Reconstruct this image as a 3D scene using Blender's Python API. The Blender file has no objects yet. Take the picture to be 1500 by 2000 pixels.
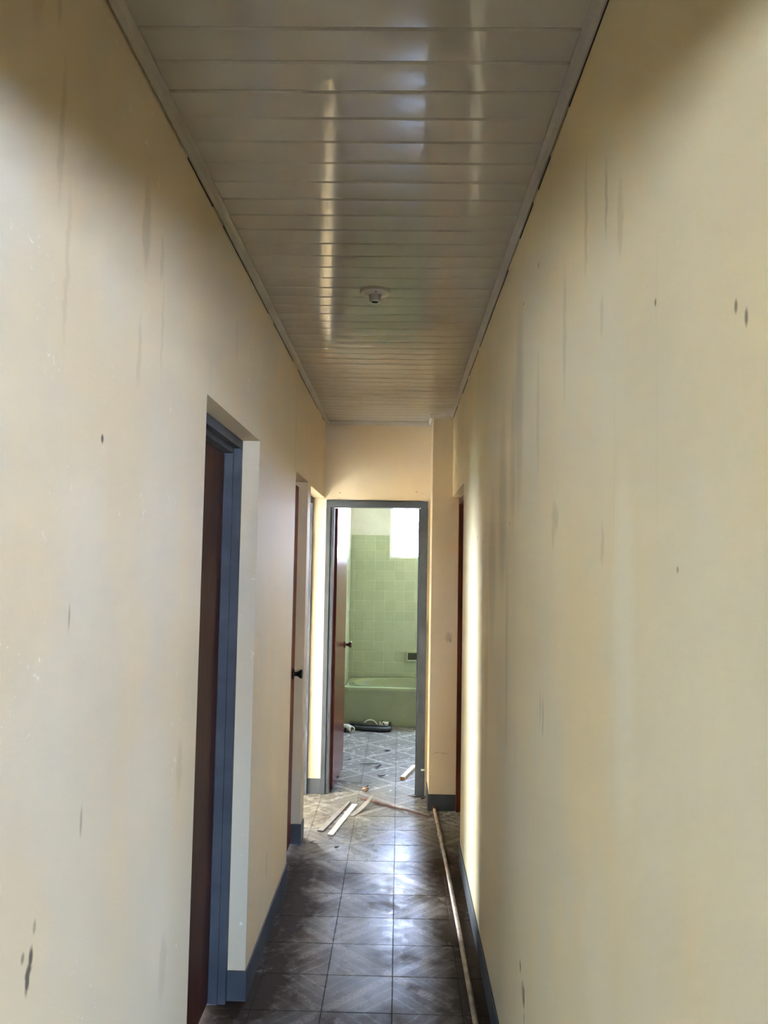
import bpy, bmesh, math, random
from mathutils import Vector, Matrix
random.seed(7)
S = bpy.context.scene
C = S.collection
PI = math.pi

# ------------------------------------------------------------------ camera
CAM_H, F_PX = 1.62, 1538.73
YAW, PITCH, ROLL = 0.02008, 0.06672, 0.01731
cy, sy, cp, sp = math.cos(YAW), math.sin(YAW), math.cos(PITCH), math.sin(PITCH)
fwd = Vector((-sy * cp, cy * cp, sp)); rgt = Vector((cy, sy, 0)); upv = rgt.cross(fwd)
cr, sr = math.cos(ROLL), math.sin(ROLL)
r2 = cr * rgt + sr * upv; u2 = -sr * rgt + cr * upv
cam = bpy.data.cameras.new('camera'); cam_o = bpy.data.objects.new('camera', cam); C.objects.link(cam_o)
M = Matrix.Identity(4)
for i in range(3):
    M[i][0], M[i][1], M[i][2] = r2[i], u2[i], -fwd[i]
M.translation = Vector((0, 0, CAM_H))
cam_o.matrix_world = M
cam.sensor_fit = 'VERTICAL'; cam.sensor_height = 36.0; cam.lens = 36.0 * F_PX / 2000.0
cam.clip_start = 0.02
S.camera = cam_o

# ------------------------------------------------------------------ world, daylight, exposure
W = bpy.data.worlds.new('overcast_sky'); S.world = W; W.use_nodes = True
wb = W.node_tree.nodes['Background']          # hazy bright sky: veil of cloud over a glowing, disc-less sun beyond the far end of the house
sky = W.node_tree.nodes.new('ShaderNodeTexSky'); sky.sky_type = 'NISHITA'; sky.sun_disc = False
sky.sun_elevation = math.radians(36); sky.sun_rotation = math.radians(-55)
sky.dust_density = 6.0; sky.air_density = 1.0; sky.ozone_density = 1.0
veil = W.node_tree.nodes.new('ShaderNodeMix'); veil.data_type = 'RGBA'; veil.blend_type = 'ADD'
veil.inputs[0].default_value = 1.0
glow = W.node_tree.nodes.new('ShaderNodeVectorMath'); glow.operation = 'MULTIPLY'; glow.inputs[1].default_value = (0.60, 0.72, 0.95)
W.node_tree.links.new(sky.outputs[0], glow.inputs[0])
W.node_tree.links.new(glow.outputs[0], veil.inputs[6]); veil.inputs[7].default_value = (1.54, 1.70, 2.62, 1)
W.node_tree.links.new(veil.outputs[2], wb.inputs[0]); wb.inputs[1].default_value = 3.4
S.view_settings.view_transform = 'Standard'; S.view_settings.look = 'None'
S.view_settings.gamma = 1.0; S.view_settings.use_curve_mapping = False
S.view_settings.exposure = 3.66
S.cycles.use_denoising = True
S.cycles.max_bounces = 14; S.cycles.diffuse_bounces = 10; S.cycles.glossy_bounces = 5
S.cycles.transparent_max_bounces = 24; S.cycles.caustics_reflective = False
S.cycles.sample_clamp_indirect = 12

def portal(x0, x1, y, z0, z1, face):           # window opening in a wall of constant Y: guides sky light in
    l = bpy.data.lights.new('daylight_portal', 'AREA'); l.shape = 'RECTANGLE'
    l.size = x1 - x0; l.size_y = z1 - z0; l.cycles.is_portal = True
    o = bpy.data.objects.new('daylight_portal', l); C.objects.link(o)
    o.location = ((x0 + x1) / 2, y, (z0 + z1) / 2)
    o.rotation_euler = (PI / 2 if face > 0 else -PI / 2, 0, 0)   # face=+1 shines to +Y
    return o
# window openings (x0, x1, z0, z1)
WIN_BATH = (-0.105, 0.78, 1.694, 2.28)
WIN_ROOM = (-3.1, -1.50, 0.10, 2.50)
WINS_FRONT = [(0.75, 3.05, 0.98, 2.28), (-2.65, -1.50, 0.80, 2.25)]
portal(WIN_BATH[0], WIN_BATH[1], 8.87, WIN_BATH[2], WIN_BATH[3], -1)
portal(WIN_ROOM[0], WIN_ROOM[1], 6.37, WIN_ROOM[2], WIN_ROOM[3], -1)
for q in WINS_FRONT:
    portal(q[0], q[1], -3.97, q[2], q[3], 1)

# ------------------------------------------------------------------ dimensions (metres, corridor runs along +Y)
XL, XR = -0.5465, 0.358
H, HC, COVE = 2.655, 2.628, 0.023
YM = 0.5                      # corridor mouth
YF, YP = 5.669, 5.349         # end wall, pillar face
XPL = 0.221                   # pillar's left face
D1 = (2.177, 3.021); D2 = (4.09, 4.647); D3 = (4.79, YF); DZ = 2.09
RO = (4.43, YP); ROZ = 2.087
BX0, BX1, BYB, BZ = -0.535, 0.99, 8.80, 2.42
TUB_Y, TUB_H = 8.02, 0.385
T = 0.2572; TX = 0.0004; TY = 2.967; TY2 = 4.430
WT = 0.155                    # wall thickness
HB = 0.106

# ------------------------------------------------------------------ node helpers
class NT:
    def __init__(s, name):
        s.m = bpy.data.materials.new(name); s.m.use_nodes = True
        s.t = s.m.node_tree; s.b = s.t.nodes['Principled BSDF']; s.out = s.t.nodes['Material Output']
    def n(s, typ, **kw):
        x = s.t.nodes.new(typ)
        for k, v in kw.items(): setattr(x, k, v)
        return x
    def l(s, a, b): s.t.links.new(a, b)
    def put(s, sock, v):
        if hasattr(v, 'node'): s.l(v, sock)
        else: sock.default_value = v
    def math(s, op, a, b=0.0, c=0.0, clamp=False):
        x = s.n('ShaderNodeMath', operation=op, use_clamp=clamp)
        s.put(x.inputs[0], a); s.put(x.inputs[1], b); s.put(x.inputs[2], c)
        return x.outputs[0]
    def vmath(s, op, a, b=(0, 0, 0)):
        x = s.n('ShaderNodeVectorMath', operation=op)
        s.put(x.inputs[0], a); s.put(x.inputs[1], b)
        return x.outputs['Value'] if op in ('LENGTH', 'DISTANCE') else x.outputs[0]
    def noise(s, vec, scale, detail=3.0, rough=0.55, color=False, dist=0.0):
        x = s.n('ShaderNodeTexNoise'); s.l(vec, x.inputs['Vector'])
        x.inputs['Scale'].default_value = scale; x.inputs['Detail'].default_value = detail
        x.inputs['Roughness'].default_value = rough; x.inputs['Distortion'].default_value = dist
        return x.outputs['Color' if color else 'Fac']
    def ramp(s, v, a, b, lo=0.0, hi=1.0, smooth=True):
        x = s.n('ShaderNodeMapRange'); x.interpolation_type = 'SMOOTHSTEP' if smooth else 'LINEAR'
        s.put(x.inputs['Value'], v)
        x.inputs['From Min'].default_value = a; x.inputs['From Max'].default_value = b
        x.inputs['To Min'].default_value = lo; x.inputs['To Max'].default_value = hi
        return x.outputs['Result']
    def mix(s, f, a, b, mode='MIX'):
        x = s.n('ShaderNodeMix'); x.data_type = 'RGBA'; x.blend_type = mode
        s.put(x.inputs[0], f)
        for i, v in ((6, a), (7, b)):
            if hasattr(v, 'node'): s.l(v, x.inputs[i])
            else: x.inputs[i].default_value = (v[0], v[1], v[2], 1)
        return x.outputs[2]
    def bump(s, height, strength, dist=0.002):
        x = s.n('ShaderNodeBump'); x.inputs['Strength'].default_value = strength; x.inputs['Distance'].default_value = dist
        s.l(height, x.inputs['Height']); s.l(x.outputs[0], s.b.inputs['Normal'])
    def pos(s): return s.n('ShaderNodeNewGeometry').outputs['Position']
    def obj(s): return s.n('ShaderNodeTexCoord').outputs['Object']
    def rnd(s): return s.n('ShaderNodeObjectInfo').outputs['Random']
    def set(s, color=None, rough=None, spec=None, coat=None, metal=None):
        if color is not None:
            if hasattr(color, 'node'): s.l(color, s.b.inputs['Base Color'])
            else: s.b.inputs['Base Color'].default_value = (*color, 1)
        if rough is not None: s.put(s.b.inputs['Roughness'], rough)
        if spec is not None: s.b.inputs['Specular IOR Level'].default_value = spec
        if coat is not None: s.b.inputs['Coat Weight'].default_value = coat; s.b.inputs['Coat Roughness'].default_value = 0.15
        if metal is not None: s.b.inputs['Metallic'].default_value = metal
        return s.m

def scaled(t, v, sc): return t.vmath('MULTIPLY', v, sc)

def simple(name, color, rough=0.5, var=0.12, scale=9.0, spec=0.5, bump=0.0, metal=None):
    t = NT(name); p = t.obj()
    n = t.noise(p, scale, 4)
    c2 = tuple(x * (1 - var * 2) for x in color); c1 = tuple(min(1, x * (1 + var)) for x in color)
    t.set(t.mix(t.ramp(n, 0.3, 0.7), c2, c1), rough, spec, metal=metal)
    if bump: t.bump(t.noise(p, scale * 12, 3), bump)
    return t.m

CREAM = (0.70, 0.585, 0.41)
def wall_mat(name, base, axis, dark_marks=(), light_marks=(), seed=0.0, streak=0.5, flakes=0.0, rough=0.72):
    """painted plaster: roller patches, vertical mildew streaks and single marks given as (u, z, ru, rz, strength)"""
    t = NT(name); P = t.pos()
    off = t.vmath('ADD', P, (seed, seed * 1.7, seed * 0.3))
    big = t.noise(scaled(t, off, (1.0, 1.0, 0.55)), 1.7, 4, 0.6)
    hue = t.noise(scaled(t, off, (1.0, 1.0, 0.6)), 2.9, 3, 0.5)
    warm = tuple(min(1, base[i] * (1.03, 0.985, 0.92)[i]) for i in range(3))
    cool = tuple(min(1, base[i] * (0.97, 0.995, 1.06)[i]) for i in range(3))
    col = t.mix(t.ramp(hue, 0.35, 0.65), warm, cool)
    col = t.mix(t.ramp(big, 0.35, 0.7, 0.0, 0.35), col, tuple(x * 0.86 for x in base))
    st = t.noise(scaled(t, off, (9.0, 9.0, 0.7)), 1.6, 5, 0.65)
    hz = t.math('SUBTRACT', P.node.outputs[0] and t.n('ShaderNodeSeparateXYZ').outputs[2], 0.0) if False else None
    sepn = t.n('ShaderNodeSeparateXYZ'); t.l(P, sepn.inputs[0])
    zz = sepn.outputs[2]
    stm = t.math('MULTIPLY', t.ramp(st, 0.60, 0.78), t.ramp(zz, 0.9, 2.2, 0.25, 1.0))
    col = t.mix(t.math('MULTIPLY', stm, streak * .55), col, tuple(x * k for x, k in zip(base, (0.62, 0.60, 0.52))))
    wob = t.vmath('SUBTRACT', t.noise(P, 22, 3, 0.6, color=True), (0.5, 0.5, 0.5))
    Pw = t.vmath('ADD', P, scaled(t, wob, (0.035, 0.035, 0.05)))
    def acc(marks):
        tot = None
        for (u, z, ru, rz, stg) in marks:
            c = (0, u, z) if axis == 'Y' else (u, 0, z)
            inv = (0, 1 / ru, 1 / rz) if axis == 'Y' else (1 / ru, 0, 1 / rz)
            d = t.vmath('LENGTH', scaled(t, t.vmath('SUBTRACT', P if ru < 0.012 else Pw, c), inv))
            m = t.ramp(d, 1.0, 0.35, 0.0, stg)
            tot = m if tot is None else t.math('MAXIMUM', tot, m)
        return tot
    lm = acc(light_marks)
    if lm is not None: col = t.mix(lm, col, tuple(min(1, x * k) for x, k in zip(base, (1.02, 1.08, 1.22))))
    dm = acc(dark_marks)
    if dm is not None: col = t.mix(dm, col, t.mix(t.ramp(dm, .45, .8), (0.150, 0.105, 0.045), (0.05, 0.038, 0.026)))
    fine = t.noise(off, 160, 2, 0.5)
    mid = t.noise(off, 26, 3, 0.6)
    hgt = t.math('ADD', t.math('MULTIPLY', fine, 0.35), mid)
    if flakes:
        fl = t.noise(off, 34, 4, 0.75, dist=1.4); zone = t.noise(off, 2.6, 3, 0.5)
        fm = t.math('MULTIPLY', t.ramp(fl, 0.635, 0.67), t.ramp(zone, 0.50, 0.62))
        col = t.mix(t.math('MULTIPLY', fm, flakes), col, (0.86, 0.82, 0.72))
    t.set(col, rough, 0.35)
    t.bump(hgt, 0.30, 0.0025)
    return t.m

M_left = wall_mat('painted_plaster_left', CREAM, 'Y', [
    (1.42, 1.841, .009, .012, .9), (1.222, 1.019, .010, .022, .85), (1.216, .993, .012, .040, .85), (1.195, 1.03, .008, .012, .6),
    (1.308, 1.524, .006, .030, .45), (1.395, 1.164, .008, .035, .45), (1.23, 1.06, .008, .015, .5),
    (1.62, 2.33, .035, .13, .24), (1.73, 2.30, .02, .07, .16), (1.20, 2.30, .016, .15, .18), (1.17, 2.50, .014, .06, .20), (1.10, 2.52, .03, .16, .16),
    (1.60, 2.05, .018, .10, .15), (1.24, 2.10, .014, .18, .13), (1.75, 2.15, .012, .15, .12), (2.02, 1.10, .03, .10, .13),
    (1.93, .66, .04, .10, .16), (4.05, 2.36, .008, .42, .35), (3.45, .33, .015, .07, .4), (2.55, 2.35, .02, .10, .12)],
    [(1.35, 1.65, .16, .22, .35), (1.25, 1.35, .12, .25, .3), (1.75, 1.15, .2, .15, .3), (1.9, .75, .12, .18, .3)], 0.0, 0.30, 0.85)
M_right = wall_mat('painted_plaster_right', (0.70, 0.585, 0.345), 'Y', [
    (.838, 1.904, .006, .011, .7), (.813, 1.884, .006, .014, .7), (1.103, 1.998, .006, .008, .7), (1.022, 1.62, .006, .006, .6),
    (2.295, .500, .013, .024, .95), (2.245, .455, .030, .040, .55), (2.232, .452, .013, .034, .9), (2.225, .40, .012, .03, .5), (1.82, 1.736, .05, .05, .22), (1.84, 1.70, .03, .05, .18), (1.398, 1.661, .016, .05, .18),
    (1.965, 1.255, .012, .06, .35), (2.0, 1.27, .02, .05, .18), (2.42, 1.05, .012, .16, .12),
    (1.52, 2.31, .018, .17, .22), (1.37, 2.28, .012, .10, .28), (1.28, 2.20, .022, .09, .18), (1.72, 2.14, .025, .20, .16),
    (1.40, 2.08, .02, .05, .15), (2.38, 2.10, .11, .40, .24), (2.5, 1.98, .09, .30, .22), (2.75, 1.85, .14, .40, .22), (3.05, 1.60, .16, .40, .22),
    (2.05, 2.02, .03, .20, .16), (2.62, 1.35, .05, .4, .18), (3.2, 1.2, .08, .5, .15),
    (2.30, 2.40, .008, .008, .8), (2.05, 2.42, .008, .010, .8), (3.35, 1.72, .012, .012, .8), (3.62, 1.75, .012, .012, .8), (4.30, 2.15, .012, .010, .8), (2.56, 1.76, .010, .010, .6), (3.3, .95, .010, .012, .6),
    (4.20, .15, .05, .04, .35), (4.35, 2.0, .012, .01, .7)],
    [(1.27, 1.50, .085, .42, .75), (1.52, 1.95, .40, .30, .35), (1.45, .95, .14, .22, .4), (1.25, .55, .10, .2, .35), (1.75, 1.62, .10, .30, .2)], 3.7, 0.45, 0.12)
M_far = wall_mat('painted_plaster_end', CREAM, 'X', [
    (-.435, 2.133, .007, .007, .7), (.118, 2.147, .010, .008, .45), (.16, 2.14, .012, .005, .3),
    (.345, 1.14, .035, .045, .32), (.355, 1.12, .015, .018, .5), (.30, .37, .08, .004, .4), (.212, 1.18, .008, .06, .45)], [], 9.1, 0.15)
M_side = wall_mat('painted_plaster_reveal', CREAM, 'Y', [], [], 5.3, 0.15)
M_plain = simple('matt_cream_paint', (0.68, 0.60, 0.46), 0.7, 0.05, 3)
M_bathwall = simple('pale_green_white_paint', (0.64, 0.62, 0.54), 0.6, 0.05, 3)
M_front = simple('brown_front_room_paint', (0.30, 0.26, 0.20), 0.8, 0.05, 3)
M_slab = simple('rough_slab', (0.6, 0.57, 0.52), 0.8)

def slate():
    t = NT('slate_blue_gloss_paint'); p = t.pos()
    n = t.noise(p, 6, 4); ch = t.noise(p, 60, 4, 0.7)
    col = t.mix(t.ramp(n, .3, .7), (0.058, 0.064, 0.075), (0.082, 0.089, 0.102))
    col = t.mix(t.ramp(ch, .72, .76, 0, .6), col, (0.5, 0.47, 0.42))
    t.set(col, 0.55, 0.15)
    return t.m
M_slate = slate()

def wood(name, a, b, rough=0.28, axis=2, worn=False, coat=0.0, spec=0.5):
    t = NT(name); p = t.pos()
    sc = [26, 26, 26]; sc[axis] = 1.6
    g = t.noise(scaled(t, p, tuple(sc)), 1.5, 5, 0.6, dist=0.6)
    col = t.mix(t.ramp(g, .3, .7), a, b)
    if worn:
        s = t.n('ShaderNodeSeparateXYZ'); t.l(p, s.inputs[0])
        m = t.math('MULTIPLY', t.ramp(s.outputs[2], 1.0, 0.55), t.ramp(t.noise(scaled(t, p, (8, 8, 2)), 2, 4), .35, .55, .45, 1))
        col = t.mix(m, col, (0.20, 0.075, 0.07))
    t.set(col, rough, spec, coat=coat)
    t.bump(g, 0.08, 0.001)
    return t.m
M_door1 = wood('dark_mahogany_varnish', (0.032, 0.008, 0.005), (0.075, 0.018, 0.010), 0.5, spec=0.25)
M_door2 = wood('orange_brown_varnish', (0.20, 0.050, 0.016), (0.32, 0.09, 0.03), 0.5, worn=True, spec=0.12)
M_door4 = wood('red_mahogany_varnish', (0.13, 0.026, 0.020), (0.22, 0.052, 0.040), 0.2, spec=0.11)
M_dark_wood = wood('dark_brown_frame_wood', (0.065, 0.016, 0.008), (0.14, 0.036, 0.016), 0.4, spec=0.2)
M_pale_wood = wood('bare_pine', (0.62, 0.46, 0.30), (0.78, 0.64, 0.48), 0.6, axis=1, coat=0)
M_end_grain = simple('pine_end_grain', (0.36, 0.20, 0.10), 0.7)
M_red_wood = wood('splintered_red_wood', (0.07, 0.026, 0.018), (0.17, 0.070, 0.048), 0.7, axis=0, coat=0)
M_bronze = simple('dark_bronze', (0.020, 0.014, 0.011), 0.35, 0.2, 20, metal=0.6)
M_bronze2 = simple('worn_brown_bronze', (0.10, 0.05, 0.03), 0.35, 0.2, 20, metal=0.5)
M_iron = simple('dark_hinge_iron', (0.02, 0.018, 0.017), 0.5, 0.2, 20, metal=0.4)

def pvc():
    t = NT('glossy_white_ceiling_plastic'); p = t.pos()
    n = t.noise(scaled(t, p, (2, 9.7, 1)), 1.2, 2); r = t.rnd()
    v = t.math('ADD', t.math('MULTIPLY', n, .5), t.math('MULTIPLY', r, .5))
    t.set(t.mix(v, (0.435, 0.405, 0.37), (0.48, 0.45, 0.41)), t.ramp(n, .3, .7, .05, .085), 0.6)
    w = t.noise(scaled(t, p, (1.5, 6, 1)), 1.0, 2)
    t.bump(w, 0.04, 0.002)
    return t.m
M_pvc = pvc()
M_trim = simple('white_cove_plastic', (0.42, 0.385, 0.345), 0.4, 0.05, 5)
M_gap = simple('painted_gap_shadow', (0.035, 0.026, 0.018), 0.9)
M_white = simple('white_plastic', (0.52, 0.49, 0.45), 0.35, 0.05, 12)
M_dark = simple('dark_socket', (0.01, 0.01, 0.01), 0.6)

def tile_floor():
    t = NT('worn_vinyl_tile'); p = t.obj(); g = t.pos()
    br = t.vmath('SUBTRACT', t.noise(g, 26, 4, .65, color=True), (.5, .5, .5))
    q = t.vmath('ADD', scaled(t, p, (1 / T, 1 / T, 0)), (0.5, 0.5, 0))
    q = t.vmath('ADD', q, scaled(t, br, (.10, .10, 0)))
    s = t.n('ShaderNodeSeparateXYZ'); t.l(q, s.inputs[0])
    sm = t.math('ADD', s.outputs[0], s.outputs[1])
    d = t.math('MINIMUM', sm, t.math('SUBTRACT', 2.0, sm))          # L1 distance from the two diamond centres
    def line(c, w):
        return t.ramp(t.math('ABSOLUTE', t.math('SUBTRACT', d, c)), w, w * .45)
    m = t.math('MAXIMUM', t.math('MULTIPLY', line(.42, .040), .7), t.math('MULTIPLY', line(.68, .040), .6))
    m = t.math('MAXIMUM', m, t.math('MULTIPLY', line(.955, .085), 1.0))
    fib = t.noise(scaled(t, g, (30, 30, 1)), 3, 4, .7)
    m = t.math('MULTIPLY', m, t.ramp(fib, .36, .60, .2, 1))
    n1 = t.noise(g, 3.2, 5, .6); n2 = t.noise(g, 18, 4, .65, dist=.6); r = t.rnd()
    base = t.mix(t.ramp(n2, .15, .85), (0.20, 0.178, 0.160), (0.285, 0.265, 0.245))
    base = t.mix(t.ramp(r, 0, 1, 0, .25), base, (0.13, 0.112, 0.095))
    col = t.mix(t.math('MULTIPLY', m, t.ramp(n1, .3, .65, .45, .85)), base, (0.55, 0.52, 0.48))
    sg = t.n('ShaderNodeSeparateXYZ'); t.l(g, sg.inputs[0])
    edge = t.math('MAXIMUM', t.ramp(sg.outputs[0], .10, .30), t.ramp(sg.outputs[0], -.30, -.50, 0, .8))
    near = t.ramp(sg.outputs[1], 5.4, 3.9, .15, 1)  # shade painted in: floor colour darkens towards the near end, besides real dirt
    dirt_and_shade = t.math('MULTIPLY', t.math('MULTIPLY', t.math('ADD', t.math('MULTIPLY', edge, .75), t.ramp(n1, .35, .7, .25, .85)), near), t.ramp(n2, .2, .6, .6, 1), clamp=True)
    col = t.mix(dirt_and_shade, col, (0.052, 0.036, 0.024))
    gr = t.ramp(t.noise(g, 7, 4, .7), .62, .85, 0, .25)
    col = t.mix(gr, col, (0.045, 0.034, 0.026))
    rough = t.math('ADD', t.ramp(n2, .2, .8, .17, .28), t.math('MULTIPLY', dirt_and_shade, .25))
    t.set(col, rough)
    t.l(t.math('MULTIPLY', t.ramp(dirt_and_shade, 0, .8, 1, .12, False), 0.30), t.b.inputs['Specular IOR Level'])
    t.bump(t.math('ADD', t.math('MULTIPLY', n2, .25), t.math('MULTIPLY', m, .2)), 0.15, 0.0015)
    return t.m
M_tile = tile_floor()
M_grout = simple('dark_floor_grout', (0.055, 0.045, 0.036), 0.85, 0.2, 30)

def green(name, a, b, rough, bump=0.1, hz=.35):
    t = NT(name); p = t.pos(); r = t.rnd()
    n = t.noise(p, 5, 4)
    v = t.math('ADD', t.math('MULTIPLY', n, .6), t.math('MULTIPLY', r, .4))
    col = t.mix(t.ramp(v, .3, .7), a, b)
    haze = t.noise(p, 11, 4, .7)
    col = t.mix(t.ramp(haze, .58, .75, 0, hz), col, (0.55, 0.60, 0.42))
    t.set(col, rough, .5); t.bump(t.noise(p, 25, 3), bump, .002)
    return t.m
M_gtile = green('sage_green_glazed_tile', (0.375, 0.405, 0.265), (0.41, 0.44, 0.295), 0.28)
M_ggrout = simple('pale_green_grout', (0.55, 0.60, 0.40), 0.8)
M_soap = simple('shade_darkened_green_glaze', (0.13, 0.145, 0.08), 0.5)  # darker glaze: the shade inside the recess is put into its colour
M_tub = green('sage_green_enamel', (0.24, 0.27, 0.15), (0.275, 0.305, 0.175), 0.18, 0.03, .06)

def glass():
    t = NT('louvre_glass')
    tr = t.n('ShaderNodeBsdfTransparent'); gl = t.n('ShaderNodeBsdfGlossy'); gl.inputs['Roughness'].default_value = .03
    tr.inputs[0].default_value = (.93, .97, .95, 1)
    fr = t.n('ShaderNodeFresnel'); fr.inputs[0].default_value = 1.45
    mx = t.n('ShaderNodeMixShader'); t.l(fr.outputs[0], mx.inputs[0]); t.l(tr.outputs[0], mx.inputs[1]); t.l(gl.outputs[0], mx.inputs[2])
    t.l(mx.outputs[0], t.out.inputs['Surface'])
    return t.m
M_glass = glass()
M_alu = simple('white_window_metal', (0.75, 0.76, 0.74), 0.4, 0.04)
M_pipe = simple('dusty_cream_pipe', (0.40, 0.325, 0.25), 0.55, 0.2, 18)
M_whitepipe = simple('white_pvc_pipe', (0.74, 0.72, 0.63), 0.35, 0.08, 14)
M_black = simple('black_rubber_hose', (0.022, 0.024, 0.022), 0.45, 0.2, 14)
M_leaf = simple('dry_dark_leaf', (0.035, 0.022, 0.015), 0.8, 0.2, 30)
M_crumple = simple('crumpled_pinkish_paper', (0.42, 0.27, 0.21), 0.8, 0.25, 40)
M_stripwhite = simple('white_painted_board', (0.82, 0.81, 0.77), 0.5, 0.04, 20)
M_strip = simple('grey_beige_laminate', (0.36, 0.325, 0.31), 0.5, 0.12, 14)
M_strip_edge = simple('torn_brown_edge', (0.13, 0.06, 0.045), 0.8)
M_bounce_slab = simple('pale_bounce_concrete', (0.56, 0.55, 0.53), 0.9, 0.06, 1)
M_grass = simple('grassy_yard', (0.20, 0.22, 0.12), 0.9, 0.2, 1.5)

# ------------------------------------------------------------------ mesh helpers
def box(bm, x0, x1, y0, y1, z0, z1):
    v = [bm.verts.new(c) for c in ((x0, y0, z0), (x1, y0, z0), (x1, y1, z0), (x0, y1, z0), (x0, y0, z1), (x1, y0, z1), (x1, y1, z1), (x0, y1, z1))]
    for f in ((0, 3, 2, 1), (4, 5, 6, 7), (0, 1, 5, 4), (1, 2, 6, 5), (2, 3, 7, 6), (3, 0, 4, 7)):
        bm.faces.new([v[i] for i in f])
def lathe(bm, prof, axis='Z', at=(0, 0, 0), seg=28):
    """prof: list of (radius, height along axis)"""
    rings = []
    for r, h in prof:
        ring = []
        for k in range(seg):
            a = 2 * PI * k / seg
            c = (r * math.cos(a), r * math.sin(a), h)
            c = {'Z': c, 'X': (c[2], c[0], c[1]), 'Y': (c[1], c[2], c[0])}[axis]
            ring.append(bm.verts.new((c[0] + at[0], c[1] + at[1], c[2] + at[2])))
        rings.append(ring)
    for a, b in zip(rings, rings[1:]):
        for k in range(seg):
            bm.faces.new((a[k], a[(k + 1) % seg], b[(k + 1) % seg], b[k]))
    bm.faces.new(rings[0][::-1]); bm.faces.new(rings[-1])
def tube(bm, pts, r, seg=12, caps=True, inner=0.0):
    pts = [Vector(p) for p in pts]; rings = []
    n = len(pts); rs = r if isinstance(r, (list, tuple)) else [r] * n
    for i, p in enumerate(pts):
        d = (pts[min(i + 1, n - 1)] - pts[max(i - 1, 0)]).normalized()
        a = d.cross(Vector((0, 0, 1)))
        if a.length < 1e-3: a = d.cross(Vector((0, 1, 0)))
        a.normalize(); b = d.cross(a)
        rings.append([bm.verts.new(p + rs[i] * (math.cos(2 * PI * k / seg) * a + math.sin(2 * PI * k / seg) * b)) for k in range(seg)])
    for a, b in zip(rings, rings[1:]):
        for k in range(seg): bm.faces.new((a[k], a[(k + 1) % seg], b[(k + 1) % seg], b[k]))
    if caps:
        bm.faces.new(rings[0][::-1]); bm.faces.new(rings[-1])
def extrude_profile(bm, prof, p0, p1, flip=False):
    """prof: list of 3-vectors (offsets) swept from p0 to p1"""
    a = [bm.verts.new(Vector(p0) + Vector(q)) for q in prof]; b = [bm.verts.new(Vector(p1) + Vector(q)) for q in prof]
    n = len(prof)
    for i in range(n): bm.faces.new((a[i], a[(i + 1) % n], b[(i + 1) % n], b[i]))
    bm.faces.new(a[::-1]); bm.faces.new(b)
def plate(bm, axis, c0, c1, u0, u1, v0, v1, holes=()):
    """wall slab: thickness c0..c1 along axis (X or Y), u along the other horizontal axis, v = z; holes (u0,u1,v0,v1) go through"""
    us = sorted({u0, u1} | {min(max(h[i], u0), u1) for h in holes for i in (0, 1)})
    vs = sorted({v0, v1} | {min(max(h[i], v0), v1) for h in holes for i in (2, 3)})
    cell = {}
    for i in range(len(us) - 1):
        for j in range(len(vs) - 1):
            mu, mv = (us[i] + us[i + 1]) / 2, (vs[j] + vs[j + 1]) / 2
            cell[i, j] = not any(h[0] < mu < h[1] and h[2] < mv < h[3] for h in holes)
    cache = {}
    def V(c, u, v):
        k = (c, u, v)
        if k not in cache: cache[k] = bm.verts.new((c, u, v) if axis == 'X' else (u, c, v))
        return cache[k]
    for (i, j), s in cell.items():
        if not s: continue
        a, b, c, d = us[i], us[i + 1], vs[j], vs[j + 1]
        bm.faces.new((V(c0, a, c), V(c0, a, d), V(c0, b, d), V(c0, b, c)))
        bm.faces.new((V(c1, a, c), V(c1, b, c), V(c1, b, d), V(c1, a, d)))
        if not cell.get((i - 1, j)): bm.faces.new((V(c0, a, c), V(c1, a, c), V(c1, a, d), V(c0, a, d)))
        if not cell.get((i + 1, j)): bm.faces.new((V(c0, b, c), V(c0, b, d), V(c1, b, d), V(c1, b, c)))
        if not cell.get((i, j - 1)): bm.faces.new((V(c0, a, c), V(c0, b, c), V(c1, b, c), V(c1, a, c)))
        if not cell.get((i, j + 1)): bm.faces.new((V(c0, a, d), V(c1, a, d), V(c1, b, d), V(c0, b, d)))

def obj(name, bm, mat, parent=None, smooth=False, bevel=0.0, label=None, cat=None, group=None, kind=None, mats=None):
    bmesh.ops.recalc_face_normals(bm, faces=bm.faces)
    if bevel:
        bmesh.ops.bevel(bm, geom=list(bm.edges), offset=bevel, segments=2, affect='EDGES', profile=.5)
    me = bpy.data.meshes.new(name); bm.to_mesh(me); bm.free()
    for m in (mats or [mat]): me.materials.append(m)
    if smooth:
        for p in me.polygons: p.use_smooth = True
        try: me.set_sharp_from_angle(angle=math.radians(40))
        except Exception: pass
    o = bpy.data.objects.new(name, me); C.objects.link(o)
    if parent is not None:
        o.parent = parent
        w = Matrix.Identity(4); q = parent
        chain = []
        while q is not None: chain.append(q); q = q.parent
        for q in reversed(chain): w = w @ q.matrix_basis
        o.matrix_basis = w.inverted()          # meshes are written in world coordinates
    tag(o, label, cat, group, kind)
    return o
def tag(o, label=None, cat=None, group=None, kind=None):
    for k, v in (('label', label), ('category', cat), ('group', group), ('kind', kind)):
        if v: o[k] = v
    return o
def thing(name, label, cat, loc, group=None, kind=None):
    o = bpy.data.objects.new(name, None); C.objects.link(o); o.location = loc; o.empty_display_size = .1
    return tag(o, label, cat, group, kind)
NB = bmesh.new
def B(*a, bm=None):
    bm = bm or NB(); box(bm, *a); return bm
def grid_copy(src, loc, rz=0.0, parent=None):
    o = src.copy(); C.objects.link(o); o.parent = parent; o.matrix_basis = Matrix.Translation(loc) @ Matrix.Rotation(rz, 4, 'Z')
    return o

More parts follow.
